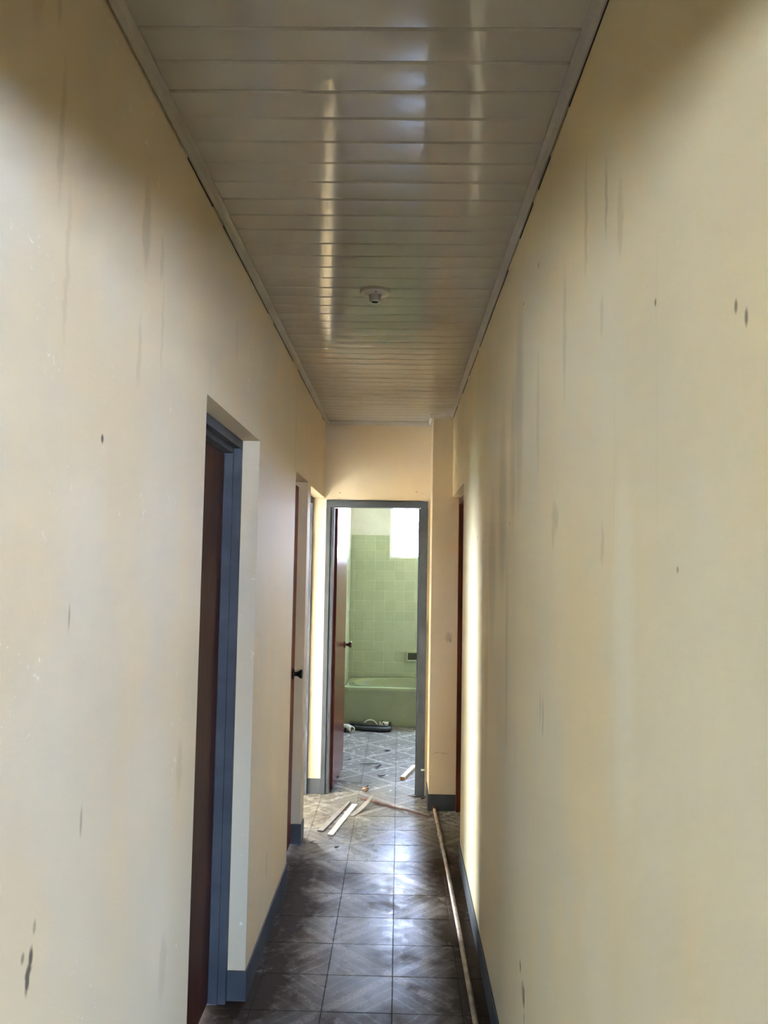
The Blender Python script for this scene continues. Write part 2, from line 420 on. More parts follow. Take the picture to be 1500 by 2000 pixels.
# ------------------------------------------------------------------ structure: floor
bm = NB(); box(bm, -4.4, 3.4, -4.05, 9.0, -0.20, -0.004)
floor = obj('floor', bm, M_grout, label='grey vinyl tile floor with worn pale diamond pattern and dark joints', cat='floor', kind='structure')
def tile_mesh(ly):
    bm = NB(); g = 0.00125; h0, h1, b = -0.004, 0.0, 0.0008
    x0, x1 = -T / 2 + g, T / 2 - g; y0, y1 = -T / 2 + g, -T / 2 + ly - g
    lo = [bm.verts.new(c) for c in ((x0, y0, h0), (x1, y0, h0), (x1, y1, h0), (x0, y1, h0))]
    md = [bm.verts.new(c) for c in ((x0, y0, h1 - b), (x1, y0, h1 - b), (x1, y1, h1 - b), (x0, y1, h1 - b))]
    hi = [bm.verts.new(c) for c in ((x0 + b, y0 + b, h1), (x1 - b, y0 + b, h1), (x1 - b, y1 - b, h1), (x0 + b, y1 - b, h1))]
    for A, Bq in ((lo, md), (md, hi)):
        for k in range(4): bm.faces.new((A[k], A[(k + 1) % 4], Bq[(k + 1) % 4], Bq[k]))
    bm.faces.new(hi)
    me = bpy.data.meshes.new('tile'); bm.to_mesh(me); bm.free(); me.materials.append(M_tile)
    return me
full, cut = tile_mesh(T), tile_mesh(TY2 - (TY + 5 * T))
def put_tile(i, y, me, odd, ok_rot=True):
    o = bpy.data.objects.new('tile', me); C.objects.link(o); o.parent = floor
    o.location = (TX + (i + .5) * T, y + T / 2, random.uniform(-.0007, 0))
    o.rotation_euler = (random.uniform(-.0012, .0012), random.uniform(-.0012, .0012), PI / 2 if (odd and ok_rot) else 0)
for k in range(-6, 5):
    for i in range(-3, 2):
        put_tile(i, TY + k * T, full, (i + k) % 2)
for i in range(-3, 2): put_tile(i, TY + 5 * T, cut, 0, False)
nrow = int(math.ceil((8.75 - TY2) / T))
for m in range(nrow):
    for i in range(-3, 4):
        if m < 5 and i > 1 or m >= 14 and i != 0 and False: continue
        put_tile(i, TY2 + m * T, full, (i + m + 1) % 2)

# ------------------------------------------------------------------ structure: walls
bm = NB()
plate(bm, 'X', XL - WT, XL, YM, YF, 0, H + .01, [(D1[0], D1[1], -1, DZ), (D2[0], D2[1], -1, 2.10), (D3[0], YF + 1, -1, 2.095)])
obj('wall_left', bm, M_left, label='long cream plaster wall with three doorways and bluish daylight on it', cat='wall', kind='structure')
bm = NB()
plate(bm, 'X', XR, XR + WT, YM, YP, 0, H + .01, [(RO[0], RO[1] + .1, -1, ROZ)])
obj('wall_right', bm, M_right, label='long stained cream plaster wall without doorways until its far end', cat='wall', kind='structure')
bm = NB(); box(bm, XPL, .40, YP, YF, 0, H + .01)
obj('wall_pillar', bm, M_far, label='narrow cream wall stub beside the blue-grey bathroom door frame', cat='wall', kind='structure')
bm = NB()
plate(bm, 'Y', YF, YF + .12, -4.2, 3.2, 0, H + .01, [(-.531, .203, -1, 2.083)])
# the room behind the far opening reaches further: far wall of that room is a separate plate, so trim this one to the bathroom and stub
for v in bm.verts:
    if v.co.x < -3: v.co.x = -.702
obj('wall_end', bm, M_far, label='cream end wall above and beside the bathroom doorway', cat='wall', kind='structure')

# other rooms (seen only through doorways and reflections)
def shell(name, bm, mat, label): return obj(name, bm, mat, label=label, cat='wall', kind='structure')
bm = NB()                                     # side room behind the third doorway
plate(bm, 'Y', 6.3, 6.44, -4.2, -.702, 0, H, [(WIN_ROOM[0], WIN_ROOM[1], WIN_ROOM[2], WIN_ROOM[3])])
plate(bm, 'X', -4.34, -4.2, 4.55, 6.44, 0, H)
plate(bm, 'Y', 4.60, 4.72, -4.2, XL - WT, 0, H)
shell('wall_side_room', bm, M_plain, 'cream walls of the bright room behind the third doorway')
bm = NB()
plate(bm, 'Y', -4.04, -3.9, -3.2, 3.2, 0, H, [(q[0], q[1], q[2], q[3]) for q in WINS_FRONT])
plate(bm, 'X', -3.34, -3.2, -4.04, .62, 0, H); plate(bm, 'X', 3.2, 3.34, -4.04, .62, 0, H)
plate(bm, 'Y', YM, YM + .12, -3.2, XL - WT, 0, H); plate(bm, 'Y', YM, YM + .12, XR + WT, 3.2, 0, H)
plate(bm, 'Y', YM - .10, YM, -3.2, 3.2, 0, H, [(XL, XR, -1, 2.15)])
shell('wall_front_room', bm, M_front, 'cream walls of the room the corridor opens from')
bm = NB()
plate(bm, 'X', 1.9, 2.0, RO[0] - 1.5, YF, 0, H); plate(bm, 'Y', RO[0] - 1.6, RO[0] - 1.5, XR + WT, 2.0, 0, H)
shell('wall_right_room', bm, M_plain, 'cream walls of the closed room on the right')

# ceilings
bm = NB(); box(bm, XL - WT, XR + WT, YM - .1, YF + .12, H + .009, H + .06)
ceiling = obj('ceiling', bm, M_slab, label='glossy white plastic plank ceiling of the corridor', cat='ceiling', kind='structure')
bm = NB(); box(bm, -3.4, 3.4, -4.04, YM - .1, H, H + .06); box(bm, -6, 6, -7.2, -4.04, 2.36, 2.44)  # second box: unseen outdoor roof, added to cut high sky light
obj('ceiling_front_and_blocker', bm, M_front, label='dim brown ceiling of the front room, plus an unseen outdoor roof added to block sky', cat='ceiling', kind='structure')
bm = NB(); box(bm, -4.4, XL - WT, YM - .1, 6.44, H, H + .06); box(bm, XR + WT, 2.1, YM - .1, YF + .12, H, H + .06)
obj('ceiling_rooms', bm, M_plain, label='plain pale ceilings of the neighbouring rooms', cat='ceiling', kind='structure')
PITCH_P = 0.1025
def plank_mesh():
    bm = NB(); w = PITCH_P / 2 - .0006
    prof = [(-w, .009), (-w, .0035), (-w + .005, .0003)]
    for k in range(1, 6):
        u = -1 + 2 * k / 6
        prof.append((u * (w - .005), -.0004 * (1 - u * u)))
    prof += [(w - .005, .0003), (w, .0035), (w, .009)]
    L = [bm.verts.new((XL + .002, y, z)) for y, z in prof]; R = [bm.verts.new((XR - .002, y, z)) for y, z in prof]
    n = len(prof)
    for i in range(n - 1): bm.faces.new((L[i], L[i + 1], R[i + 1], R[i]))
    bm.faces.new((L[n - 1], L[0], R[0], R[n - 1]))
    bmesh.ops.recalc_face_normals(bm, faces=bm.faces)
    me = bpy.data.meshes.new('plank'); bm.to_mesh(me); bm.free(); me.materials.append(M_pvc)
    for p in me.polygons: p.use_smooth = True
    me.set_sharp_from_angle(angle=math.radians(20))
    return me
pm = plank_mesh()
y = 1.46 + PITCH_P / 2 - 9 * PITCH_P
while y < YF - .03:
    o = bpy.data.objects.new('plank', pm); C.objects.link(o); o.parent = ceiling
    o.location = (0, y, H + random.uniform(-.0003, .0003)); o.rotation_euler = (random.uniform(-.0035, .0035), random.uniform(-.0006, .0006), 0)
    y += PITCH_P

# coves between walls and ceiling
def cove(name, p0, p1, inward, label, gap_seed):
    """inward: unit vector pointing from the wall into the corridor"""
    iv = Vector(inward); z = Vector((0, 0, 1)); t = H - HC
    prof = [iv * .0035 + z * (HC - H), iv * .0075 + z * (HC - H - .0015), iv * (COVE * .62) + z * (-t * .55), iv * COVE + z * (-.004), iv * COVE + z * .0, iv * .0035]
    bm = NB(); q0, q1 = Vector(p0), Vector(p1); q0.z = q1.z = H - .0005
    extrude_profile(bm, prof, q0, q1)
    o = obj(name, bm, M_trim, label=label, cat='trim', kind='structure')
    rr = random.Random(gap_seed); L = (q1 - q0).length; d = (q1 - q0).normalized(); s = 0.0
    bm = NB()  # dark strip pieces stand in for the shadow in the crack
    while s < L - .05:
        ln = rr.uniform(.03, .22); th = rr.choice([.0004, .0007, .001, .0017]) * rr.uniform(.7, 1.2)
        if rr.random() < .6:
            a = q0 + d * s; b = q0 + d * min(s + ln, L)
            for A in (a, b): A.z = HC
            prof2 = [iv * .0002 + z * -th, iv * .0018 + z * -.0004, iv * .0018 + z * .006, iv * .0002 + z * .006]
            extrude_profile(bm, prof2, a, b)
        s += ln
    g = obj('gap_shadow', bm, M_gap, o, label='dark strips painting the shadow of the cracked joint under the cove', kind='stuff')
    return o
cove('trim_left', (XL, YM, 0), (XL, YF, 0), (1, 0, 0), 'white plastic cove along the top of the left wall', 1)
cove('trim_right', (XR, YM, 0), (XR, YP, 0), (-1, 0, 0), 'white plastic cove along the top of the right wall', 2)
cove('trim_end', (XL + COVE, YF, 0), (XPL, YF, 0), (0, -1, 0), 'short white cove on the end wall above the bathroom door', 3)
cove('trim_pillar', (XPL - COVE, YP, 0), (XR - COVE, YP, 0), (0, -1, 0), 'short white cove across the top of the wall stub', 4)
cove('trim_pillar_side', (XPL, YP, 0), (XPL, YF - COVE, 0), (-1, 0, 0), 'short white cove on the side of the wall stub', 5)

# plinth bands painted slate
def base(name, boxes, label):
    bm = NB()
    for b in boxes: box(bm, *b)
    return obj(name, bm, M_slate, label=label, cat='baseboard', kind='structure', bevel=.0015)
e = .006
base('baseboard_left', [(XL + .0003, XL + e, YM, D1[0], 0, HB), (XL + .0003, XL + e, D1[1], D2[0], 0, HB), (XL + .0003, XL + e, D2[1], D3[0], 0, HB),
      (-.612, XL + e, D1[1] - e, D1[1] - .0003, 0, HB + .002), (-.60, XL + e, D2[1] - e, D2[1] - .0003, 0, HB + .012), (-.622, -.5312, YF - e, YF - .0003, 0, HB)],
     'slate blue painted skirting band along the left wall')
base('baseboard_right', [(XR - e, XR - .0003, YM, RO[0], 0, HB), (XR - e, XR + .06, RO[0] + .0003, RO[0] + e, 0, HB)], 'slate blue painted skirting band along the right wall')
base('baseboard_pillar', [(XPL - e, .40, YP - e, YP - .0003, 0, HB + .0), (XPL - e, XPL - .0003, YP, YF - .02, 0, HB)], 'slate blue painted skirting at the foot of the wall stub')

# ------------------------------------------------------------------ doors in the left wall
def knob(parent, at, sx, mat, size=1.0, label=None):
    """door knob on a face of constant X, pointing along sx"""
    bm = NB(); s = size
    prof = [(.0, 0), (.030 * s, 0), (.031 * s, .004), (.027 * s, .009), (.013 * s, .011), (.011 * s, .020), (.013 * s, .030), (.021 * s, .040), (.0255 * s, .050), (.024 * s, .0565), (.012 * s, .058), (.0, .058)]
    prof = [(max(r, .0004), h * sx) for r, h in prof]
    lathe(bm, prof, 'X', at, 24)
    return obj('knob', bm, mat, parent, smooth=True, label=label)

# door 1: closed, slate frame
d1 = thing('door_1', 'closed dark mahogany door in a blue-grey frame, nearest on the left', 'door', (XL - .1, D1[0], 0), kind='structure')
a, b = D1; fx0, fx1, fm = -.705, -.612, -.641
bm = NB(); box(bm, a + .022, b - .052, 0, 0, 0, 0) if False else None
obj('leaf', B(-.715, -.6745, a + .036, b - .037, .008, 2.033), M_door1, d1, bevel=.002)
def jamb3(ya, yb, yc, top):                  # two-step jamb: outer part stands a little prouder than the inner stop
    bm = NB(); lo, hi = min(ya, yb), max(ya, yb); box(bm, fm, fx1, lo, hi, 0, top)
    lo, hi = min(ya, yc), max(ya, yc); box(bm, -.6735, fm, lo, hi, 0, top); return bm
obj('jamb', jamb3(b - .0005, b - .030, b - .036, DZ - .0005), M_slate, d1, bevel=.0015)
obj('jamb', jamb3(a + .0005, a + .030, a + .036, DZ - .0005), M_slate, d1, bevel=.0015)
bm = NB(); box(bm, fm, fx1, a + .030, b - .030, 2.055, DZ - .0005); box(bm, -.6735, fm, a + .036, b - .036, 2.036, DZ - .0005)
obj('head', bm, M_slate, d1, bevel=.0015)
bm = NB(); box(bm, -.72, -.674, b - .0355, b - .0005, 0, DZ - .001); box(bm, -.72, -.674, a + .0005, a + .0345, 0, DZ - .001); box(bm, -.72, -.674, a + .04, b - .04, 2.036, DZ - .001)
obj('rebate', bm, M_slate, d1)
knob(d1, (-.6745, a + .10, 1.0), 1, M_bronze)

# door 2: closed, narrow
d2 = thing('door_2', 'closed orange-brown narrow door with black knob, second on the left', 'door', (XL - .1, D2[0], 0), kind='structure')
a, b = D2
obj('leaf', B(-.640, -.600, a + .012, b - .004, .008, 2.072), M_door2, d2, bevel=.004)
bm = NB(); box(bm, -.70, -.645, b - .03, b - .0005, 0, 2.0995); box(bm, -.70, -.645, a + .0005, a + .03, 0, 2.0995); box(bm, -.70, -.645, a + .03, b - .03, 2.055, 2.0995)
obj('stop', bm, M_side, d2)
knob(d2, (-.600, b - .085, .985), 1, M_bronze, 1.05, 'black bronze knob')

# door 3: frame of the bright side room; its leaf stands open inside that room
d3 = thing('door_3', 'open doorway into the bright side room, third on the left', 'door', (XL - .1, D3[0], 0), kind='structure')
a, b = D3
obj('jamb', B(-.7015, -.624, b - .034, b - .0005, 0, 2.0945), M_slate, d3, bevel=.0015)
obj('jamb', B(-.7015, -.624, a + .0005, a + .034, 0, 2.0945), M_slate, d3, bevel=.0015)
obj('head', B(-.7015, -.624, a + .034, b - .034, 2.055, 2.0945), M_slate, d3, bevel=.0015)
bm = NB(); box(bm, -1.52, -.715, a + .02, a + .058, .01, 2.05)
lf = obj('leaf', bm, M_side, d3, bevel=.002)
bm = NB(); lathe(bm, [(.0004, 0), (.03, 0), (.03, .008), (.012, .011), (.012, .028), (.025, .048), (.0004, .058)], 'Y', (-1.45, a + .058, 1.0), 20)
obj('knob', bm, M_bronze, lf, smooth=True)

# door 4: bathroom door, open inward
d4 = thing('door_4', 'glossy red mahogany bathroom door standing open inside its blue-grey frame', 'door', (-.466, YF + .09, 0), kind='structure')
fy0, fy1 = YF - .012, YF + .085
rr = random.Random(3)
def wavy_frame():
    bm = NB()
    n = 18
    pts = []
    for k in range(n + 1):                                          # head: upper paint edge wavers
        x = -.530 + k * (.732 / n); top = 2.076 + .006 * math.sin(k * .9) + rr.uniform(-.002, .002)
        pts.append((x, top))
    A = [bm.verts.new((x, fy0, z)) for x, z in pts] ; Bk = [bm.verts.new((x, YF - .0004, z)) for x, z in pts]
    A2 = [bm.verts.new((x, fy0, 2.031)) for x, z in pts]; B2 = [bm.verts.new((x, YF - .0004, 2.031)) for x, z in pts]
    for k in range(n):
        bm.faces.new((A[k], A[k + 1], A2[k + 1], A2[k])); bm.faces.new((A[k], Bk[k], Bk[k + 1], A[k + 1])); bm.faces.new((A2[k], A2[k + 1], B2[k + 1], B2[k]))
        bm.faces.new((Bk[k], B2[k], B2[k + 1], Bk[k + 1]))
    bm.faces.new((A[0], A2[0], B2[0], Bk[0])); bm.faces.new((A[n], Bk[n], B2[n], A2[n]))
    return bm
obj('head', wavy_frame(), M_slate, d4)
obj('head_lining', B(-.490, .148, YF - .0002, fy1, 2.031, 2.0825), M_slate, d4)
bm = NB(); box(bm, -.5305, -.498, fy0, YF + .118, 0, 2.0305)
obj('jamb', bm, M_slate, d4, bevel=.002)
bm = NB(); box(bm, -.4978, -.4705, fy0 + .010, fy1 - .01, 0, 2.0305)
obj('jamb', bm, M_slate, d4, bevel=.002)
bm = NB(); box(bm, .148, .2028, fy0, YF + .118, 0, 2.0305)
obj('jamb', bm, M_slate, d4, bevel=.002)
bm = NB(); box(bm, .138, .1478, YF + .03, fy1 - .01, 0, 2.0305)
obj('stop', bm, M_slate, d4)
bm = NB()
ang = math.radians(87)
def leaf_pt(s, n, z):   # s along the leaf from the hinge, n towards the passage side
    bx, by = -.4885, YF + .092
    return (bx + s * math.cos(ang) + n * math.sin(ang), by + s * math.sin(ang) - n * math.cos(ang), z)
vs = [bm.verts.new(leaf_pt(s, n, z)) for z in (.010, 2.026) for s, n in ((0, 0), (.615, 0), (.615, .037), (0, .037))]
for f in ((0, 3, 2, 1), (4, 5, 6, 7), (0, 1, 5, 4), (1, 2, 6, 5), (2, 3, 7, 6), (3, 0, 4, 7)): bm.faces.new([vs[i] for i in f])
lf = obj('leaf', bm, M_door4, d4, bevel=.002)
kp = leaf_pt(.555, .037, .98)
bm = NB()
prof = [(.0004, 0), (.029, 0), (.030, .004), (.025, .009), (.011, .011), (.010, .020), (.013, .030), (.022, .042), (.024, .050), (.021, .056), (.0004, .057)]
lathe(bm, prof, 'X', kp, 22)
obj('knob', bm, M_bronze2, lf, smooth=True, label='brown bronze knob')
for z0 in (1.805, .265):
    bm = NB(); tube(bm, [(-.4905, YF + .088, z0), (-.4905, YF + .088, z0 + .085)], .0055, 10); box(bm, -.489, -.470, YF + .0865, YF + .0905, z0, z0 + .085)
    obj('hinge', bm, M_iron, d4, label='dark iron hinge')
bm = NB(); box(bm, .178, .202, fy0 - .0035, fy0 - .0003, .178, .190)
obj('paint_chip', bm, M_stripwhite, d4, label='white chip near the foot of the frame')

# door 5: dark wooden frame and closed leaf in the right opening
d5 = thing('door_5', 'dark red-brown wooden door frame in the opening at the far right', 'door', (XR + .1, RO[1], 0), kind='structure')
bm = NB(); box(bm, .400, .424, YP - .030, YP + .02, 0, 2.07); box(bm, .424, .432, YP - .020, YP + .02, 0, 2.07); box(bm, .432, .500, YP - .042, YP + .02, 0, 2.07)
obj('jamb', bm, M_dark_wood, d5, bevel=.0015)
bm = NB(); box(bm, .400, .50, RO[0] + .001, RO[0] + .035, 0, 2.07)
obj('jamb', bm, M_dark_wood, d5, bevel=.0015)
bm = NB(); box(bm, .400, .50, RO[0] + .036, YP - .043, 2.035, 2.07)
obj('head', bm, M_dark_wood, d5, bevel=.0015)
lf = obj('leaf', B(.462, .50, RO[0] + .04, YP - .045, .008, 2.032), M_dark_wood, d5, bevel=.002)
knob(lf, (.462, RO[0] + .12, 1.0), -1, M_bronze)

# ------------------------------------------------------------------ bathroom shell
hole = (.093, .245, .557, .675)
bm = NB()
plate(bm, 'Y', BYB, BYB + .14, BX0 - .1, BX1 + .1, 0, BZ, [WIN_BATH, (hole[0] + .012, hole[1] - .012, hole[2] + .012, hole[3] - .012)])
wb_ = obj('wall_bath_back', bm, M_bathwall, label='bathroom back wall, sage green tiles below pale paint, with the bright window', cat='wall', kind='structure')
bm = NB(); box(bm, BX0 - .11, BX0 - .006, YF + .1205, BYB, 0, BZ)
ws_ = obj('wall_bath_left', bm, M_bathwall, label='bathroom side wall tiled pale green beside the tub', cat='wall', kind='structure')
bm = NB(); box(bm, BX1 + .006, BX1 + .11, YF + .1205, BYB, 0, BZ)
obj('wall_bath_right', bm, M_bathwall, label='bathroom right side wall hidden beyond the doorway', cat='wall', kind='structure')
bm = NB(); box(bm, BX0 - .11, BX1 + .11, YF + .1205, BYB + .14, BZ, BZ + .06)
obj('ceiling_bath', bm, M_bathwall, label='plain pale bathroom ceiling', cat='ceiling', kind='structure')
TP = .1115; GW = .0028
def wall_tile_mesh(axis, w, h):
    bm = NB(); b = .0022; th = .006
    r0 = [(0, 0), (w, 0), (w, h), (0, h)]; r1 = [(b, b), (w - b, b), (w - b, h - b), (b, h - b)]
    def P(u, v, d): return (u, -d, v) if axis == 'Y' else (d, u, v)
    L0 = [bm.verts.new(P(u, v, 0)) for u, v in r0]; L1 = [bm.verts.new(P(u, v, th - .0015)) for u, v in r0]; L2 = [bm.verts.new(P(u, v, th)) for u, v in r1]
    for A, Bq in ((L0, L1), (L1, L2)):
        for k in range(4): bm.faces.new((A[k], A[(k + 1) % 4], Bq[(k + 1) % 4], Bq[k]))
    bm.faces.new(L2)
    bmesh.ops.recalc_face_normals(bm, faces=bm.faces)
    me = bpy.data.meshes.new('tile'); bm.to_mesh(me); bm.free(); me.materials.append(M_gtile)
    return me
cache = {}
def rects_minus(r, h):
    """clip rect r=(u0,u1,v0,v1) against hole h, keep the largest remaining rectangle or None"""
    u0, u1, v0, v1 = r
    if h[1] <= u0 or h[0] >= u1 or h[3] <= v0 or h[2] >= v1: return r
    c = [(u0, min(u1, h[0]), v0, v1), (max(u0, h[1]), u1, v0, v1), (u0, u1, v0, min(v1, h[2])), (u0, u1, max(v0, h[3]), v1)]
    c = [q for q in c if q[1] - q[0] > .008 and q[3] - q[2] > .008]
    return max(c, key=lambda q: (q[1] - q[0]) * (q[3] - q[2])) if c else None
rt = random.Random(11)
def tile_wall(axis, fixed, u0, u1, ztop, zbot, ustart, holes, parent):
    z1 = ztop; first = True
    while z1 > zbot + .01:
        hgt = .058 if first else TP                       # a row of half-height cap tiles on top
        first = False
        z0 = max(z1 - hgt, zbot); u = ustart
        while u < u1:
            a, b = max(u, u0) + GW / 2, min(u + TP, u1) - GW / 2
            u += TP
            if b - a < .01: continue
            r = (a, b, z0 + GW / 2, z1 - GW / 2)
            for h in holes:
                if r: r = rects_minus(r, h)
            if not r or r[3] - r[2] < .008: continue
            k = (axis, round(r[1] - r[0], 4), round(r[3] - r[2], 4))
            if k not in cache: cache[k] = wall_tile_mesh(*k)
            o = bpy.data.objects.new('tile', cache[k]); C.objects.link(o); o.parent = parent
            d = rt.uniform(0, .0012)
            o.location = (r[0], fixed + d, r[2]) if axis == 'Y' else (fixed - d, r[0], r[2])
            if axis == 'Y': o.rotation_euler = (rt.uniform(-.006, .006), 0, rt.uniform(-.006, .006))
            else: o.rotation_euler = (0, rt.uniform(-.006, .006), rt.uniform(-.006, .006))
        z1 = z0
tile_wall('Y', BYB, BX0, BX1, 1.948, TUB_H + .002, -.485 - TP, [(WIN_BATH[0] - .002, WIN_BATH[1] + .002, WIN_BATH[2] - .002, 9), hole], wb_)
tile_wall('X', BX0 - .006, 7.55, BYB - .008, 1.948, TUB_H + .002, 7.55, [], ws_)
# grout plane: a thin skin behind the tiles
bm = NB(); plate(bm, 'Y', BYB - .0025, BYB - .0002, BX0, BX1, TUB_H + .002, 1.948, [WIN_BATH, hole]); obj('grout', bm, M_ggrout, wb_)
bm = NB(); plate(bm, 'X', BX0 - .0058, BX0 - .0030, 7.55, BYB - .003, TUB_H + .002, 1.948); obj('grout', bm, M_ggrout, ws_)

# soap dish, recessed ceramic
sd = thing('soap_dish', 'green ceramic soap dish set into the bathroom tiles above the tub', 'soap dish', (hole[0], BYB, hole[2]))
def frame_ring(u0, u1, v0, v1, t, y0, y1):
    bm = NB(); plate(bm, 'Y', y0, y1, u0, u1, v0, v1, [(u0 + t, u1 - t, v0 + t, v1 - t)]); return bm
obj('rim', frame_ring(hole[0] + .001, hole[1] - .001, hole[2] + .001, hole[3] - .001, .019, BYB - .034, BYB - .0003), M_gtile, sd, bevel=.003, smooth=True)
bm = NB(); x0, x1, z0, z1 = hole[0] + .013, hole[1] - .013, hole[2] + .013, hole[3] - .013
box(bm, x0, x1, BYB + .055, BYB + .06, z0, z1); box(bm, x0, x0 + .003, BYB, BYB + .055, z0, z1); box(bm, x1 - .003, x1, BYB, BYB + .055, z0, z1); box(bm, x0 + .003, x1 - .003, BYB, BYB + .055, z0, z0 + .003); box(bm, x0 + .003, x1 - .003, BYB, BYB + .055, z1 - .003, z1)
obj('recess', bm, M_soap, sd)
obj('lip', B(hole[0] + .02, hole[1] - .02, BYB - .042, BYB - .0345, hole[2] + .003, hole[2] + .016), M_gtile, sd, bevel=.002)

# bathroom window: louvres in a white metal frame
def window(name, q, y0, y1, label, bars=1, louvres=0, handle=False):
    w = thing(name, label, 'window', ((q[0] + q[1]) / 2, y0, q[2]), kind='structure')
    t = .022
    bm = NB(); plate(bm, 'Y', y0, y1, q[0] + .0005, q[1] - .0005, q[2] + .0005, q[3] - .0005, [(q[0] + t, q[1] - t, q[2] + t, q[3] - t)])
    fr = obj('window_frame', bm, M_alu, w)
    n = bars
    for k in range(1, n):
        x = q[0] + (q[1] - q[0]) * k / n
        obj('mullion', B(x - .015, x + .015, y0 + .001, y1 - .001, q[2] + t, q[3] - t), M_alu, w)
    if louvres:
        for k in range(louvres):
            z = q[2] + t + .02 + k * ((q[3] - q[2] - 2 * t - .03) / louvres); ym = (y0 + y1) / 2
            bm = NB(); vs = [bm.verts.new((x, ym + dy, z + dz)) for dy, dz in ((-.045, .012), (.045, -.012), (.045, -.007), (-.045, .017)) for x in (q[0] + t + .008, q[1] - t - .008)]
            for f in ((0, 1, 3, 2), (2, 3, 5, 4), (4, 5, 7, 6), (6, 7, 1, 0), (0, 2, 4, 6), (1, 7, 5, 3)): bm.faces.new([vs[i] for i in f])
            obj('pane', bm, M_glass, w)
        for x in (q[0] + t + .004,):
            obj('louvre_rail', B(x - .004, x + .003, (y0 + y1) / 2 - .02, (y0 + y1) / 2 + .02, q[2] + t, q[3] - t), M_alu, w)
    else:
        for k in range(n):
            a = q[0] + (q[1] - q[0]) * k / n + t; b = q[0] + (q[1] - q[0]) * (k + 1) / n - t
            obj('pane', B(a - .004, b + .004, (y0 + y1) / 2, (y0 + y1) / 2 + .005, q[2] + t - .004, q[3] - t + .004), M_glass, w)
    if handle:
        hx = q[0] + t + .004
        bm = NB(); tube(bm, [(hx, y0 + .002, 1.90), (hx + .006, y0 - .02, 1.905), (hx + .022, y0 - .03, 1.915), (hx + .045, y0 - .032, 1.935)], .005, 8)
        obj('handle', bm, M_alu, w, smooth=True)
    return w
window('window_1', WIN_BATH, BYB + .0, BYB + .07, 'overexposed white louvre window high on the bathroom back wall', louvres=6, handle=True)
window('window_2', WIN_ROOM, 6.32, 6.37, 'wide window lighting the side room behind the third doorway', bars=3)
window('window_3', WINS_FRONT[0], -3.98, -3.93, 'wide window in the room the corridor opens from', bars=3)
window('window_4', WINS_FRONT[1], -3.98, -3.93, 'smaller window in the room the corridor opens from', bars=2)

# bathtub
def bathtub():
    x0, x1, y0, y1 = BX0 + .0008, BX1 - .0008, TUB_Y, BYB - .0085
    cx, cyy = (x0 + x1) / 2, (y0 + y1) / 2; hx, hy = (x1 - x0) / 2, (y1 - y0) / 2
    N = 96
    bm = NB()
    def rect_ring(ins, z):
        R = []
        for k in range(N):
            a = 2 * PI * (k + .5) / N; c, s = math.cos(a), math.sin(a)
            f = 1 / max(abs(c) / (hx - ins), abs(s) / (hy - ins)); R.append(bm.verts.new((cx + c * f, cyy + s * f, z)))
        return R
    def oval(rx, ry, z, p=2.9, ox=0.0):
        R = []
        for k in range(N):
            a = 2 * PI * (k + .5) / N; c, s = math.cos(a), math.sin(a)
            f = 1 / max(abs(c) / hx, abs(s) / hy); u, v = c * f / hx, s * f / hy     # direction on the rectangle
            L = (abs(u) ** p + abs(v) ** p) ** (1 / p); R.append(bm.verts.new((cx + ox + rx * u / L, cyy - .005 + ry * v / L, z)))
        return R
    rings = [rect_ring(.0, TUB_H - .036), rect_ring(.0, TUB_H - .010), rect_ring(.003, TUB_H - .003), rect_ring(.012, TUB_H),
             oval(hx - .066, hy - .068, TUB_H - .001), oval(hx - .076, hy - .078, TUB_H - .006), oval(hx - .088, hy - .088, TUB_H - .03),
             oval(hx - .12, hy - .11, .20, 2.7), oval(hx - .16, hy - .135, .09, 2.6), oval(hx - .23, hy - .18, .06, 2.4), oval(.05, .03, .055, 2)]
    for A, Bq in zip(rings, rings[1:]):
        for k in range(N): bm.faces.new((A[k], A[(k + 1) % N], Bq[(k + 1) % N], Bq[k]))
    bm.faces.new(rings[-1])
    t = thing('bathtub', 'sage green enamel bathtub against the tiled back wall', 'bathtub', (cx, cyy, 0))
    obj('basin', bm, M_tub, t, smooth=True)
    obj('apron', B(x0, x1, y0 + .012, y0 + .030, .0005, TUB_H - .034), M_tub, t, bevel=.004)
    bm = NB(); lathe(bm, [(.0004, .058), (.026, .058), (.026, .061), (.0004, .062)], 'Z', (cx + .52, cyy, 0), 20); obj('drain', bm, M_alu, t)
bathtub()

# ------------------------------------------------------------------ ceiling lampholder
lx, ly = -.107, 2.931
lh = thing('lampholder', 'round white ceiling lampholder with an empty socket', 'lamp', (lx, ly, H))
bm = NB(); lathe(bm, [(.0004, .0), (.0585, .0), (.0585, -.004), (.055, -.009), (.030, -.012), (.024, -.016), (.021, -.030), (.0205, -.034), (.0004, -.034)][::-1], 'Z', (lx, ly, H), 40)
obj('base', bm, M_white, lh, smooth=True)
bm = NB(); lathe(bm, [(.0195, -.0343), (.0195, -.042), (.0150, -.042), (.0150, -.036), (.0004, -.036)], 'Z', (lx - .001, ly, H), 32)
so = obj('socket', bm, M_white, lh, smooth=True)
bm = NB(); lathe(bm, [(.0145, -.0363), (.0145, -.0400), (.0004, -.0400)], 'Z', (lx - .001, ly, H), 24); obj('contact', bm, M_dark, so)
bm = NB(); lathe(bm, [(.0032, -.0105), (.0032, -.0128), (.0004, -.0128)], 'Z', (lx + .004, ly - .033, H), 14); obj('screw_hole', bm, M_dark, lh)

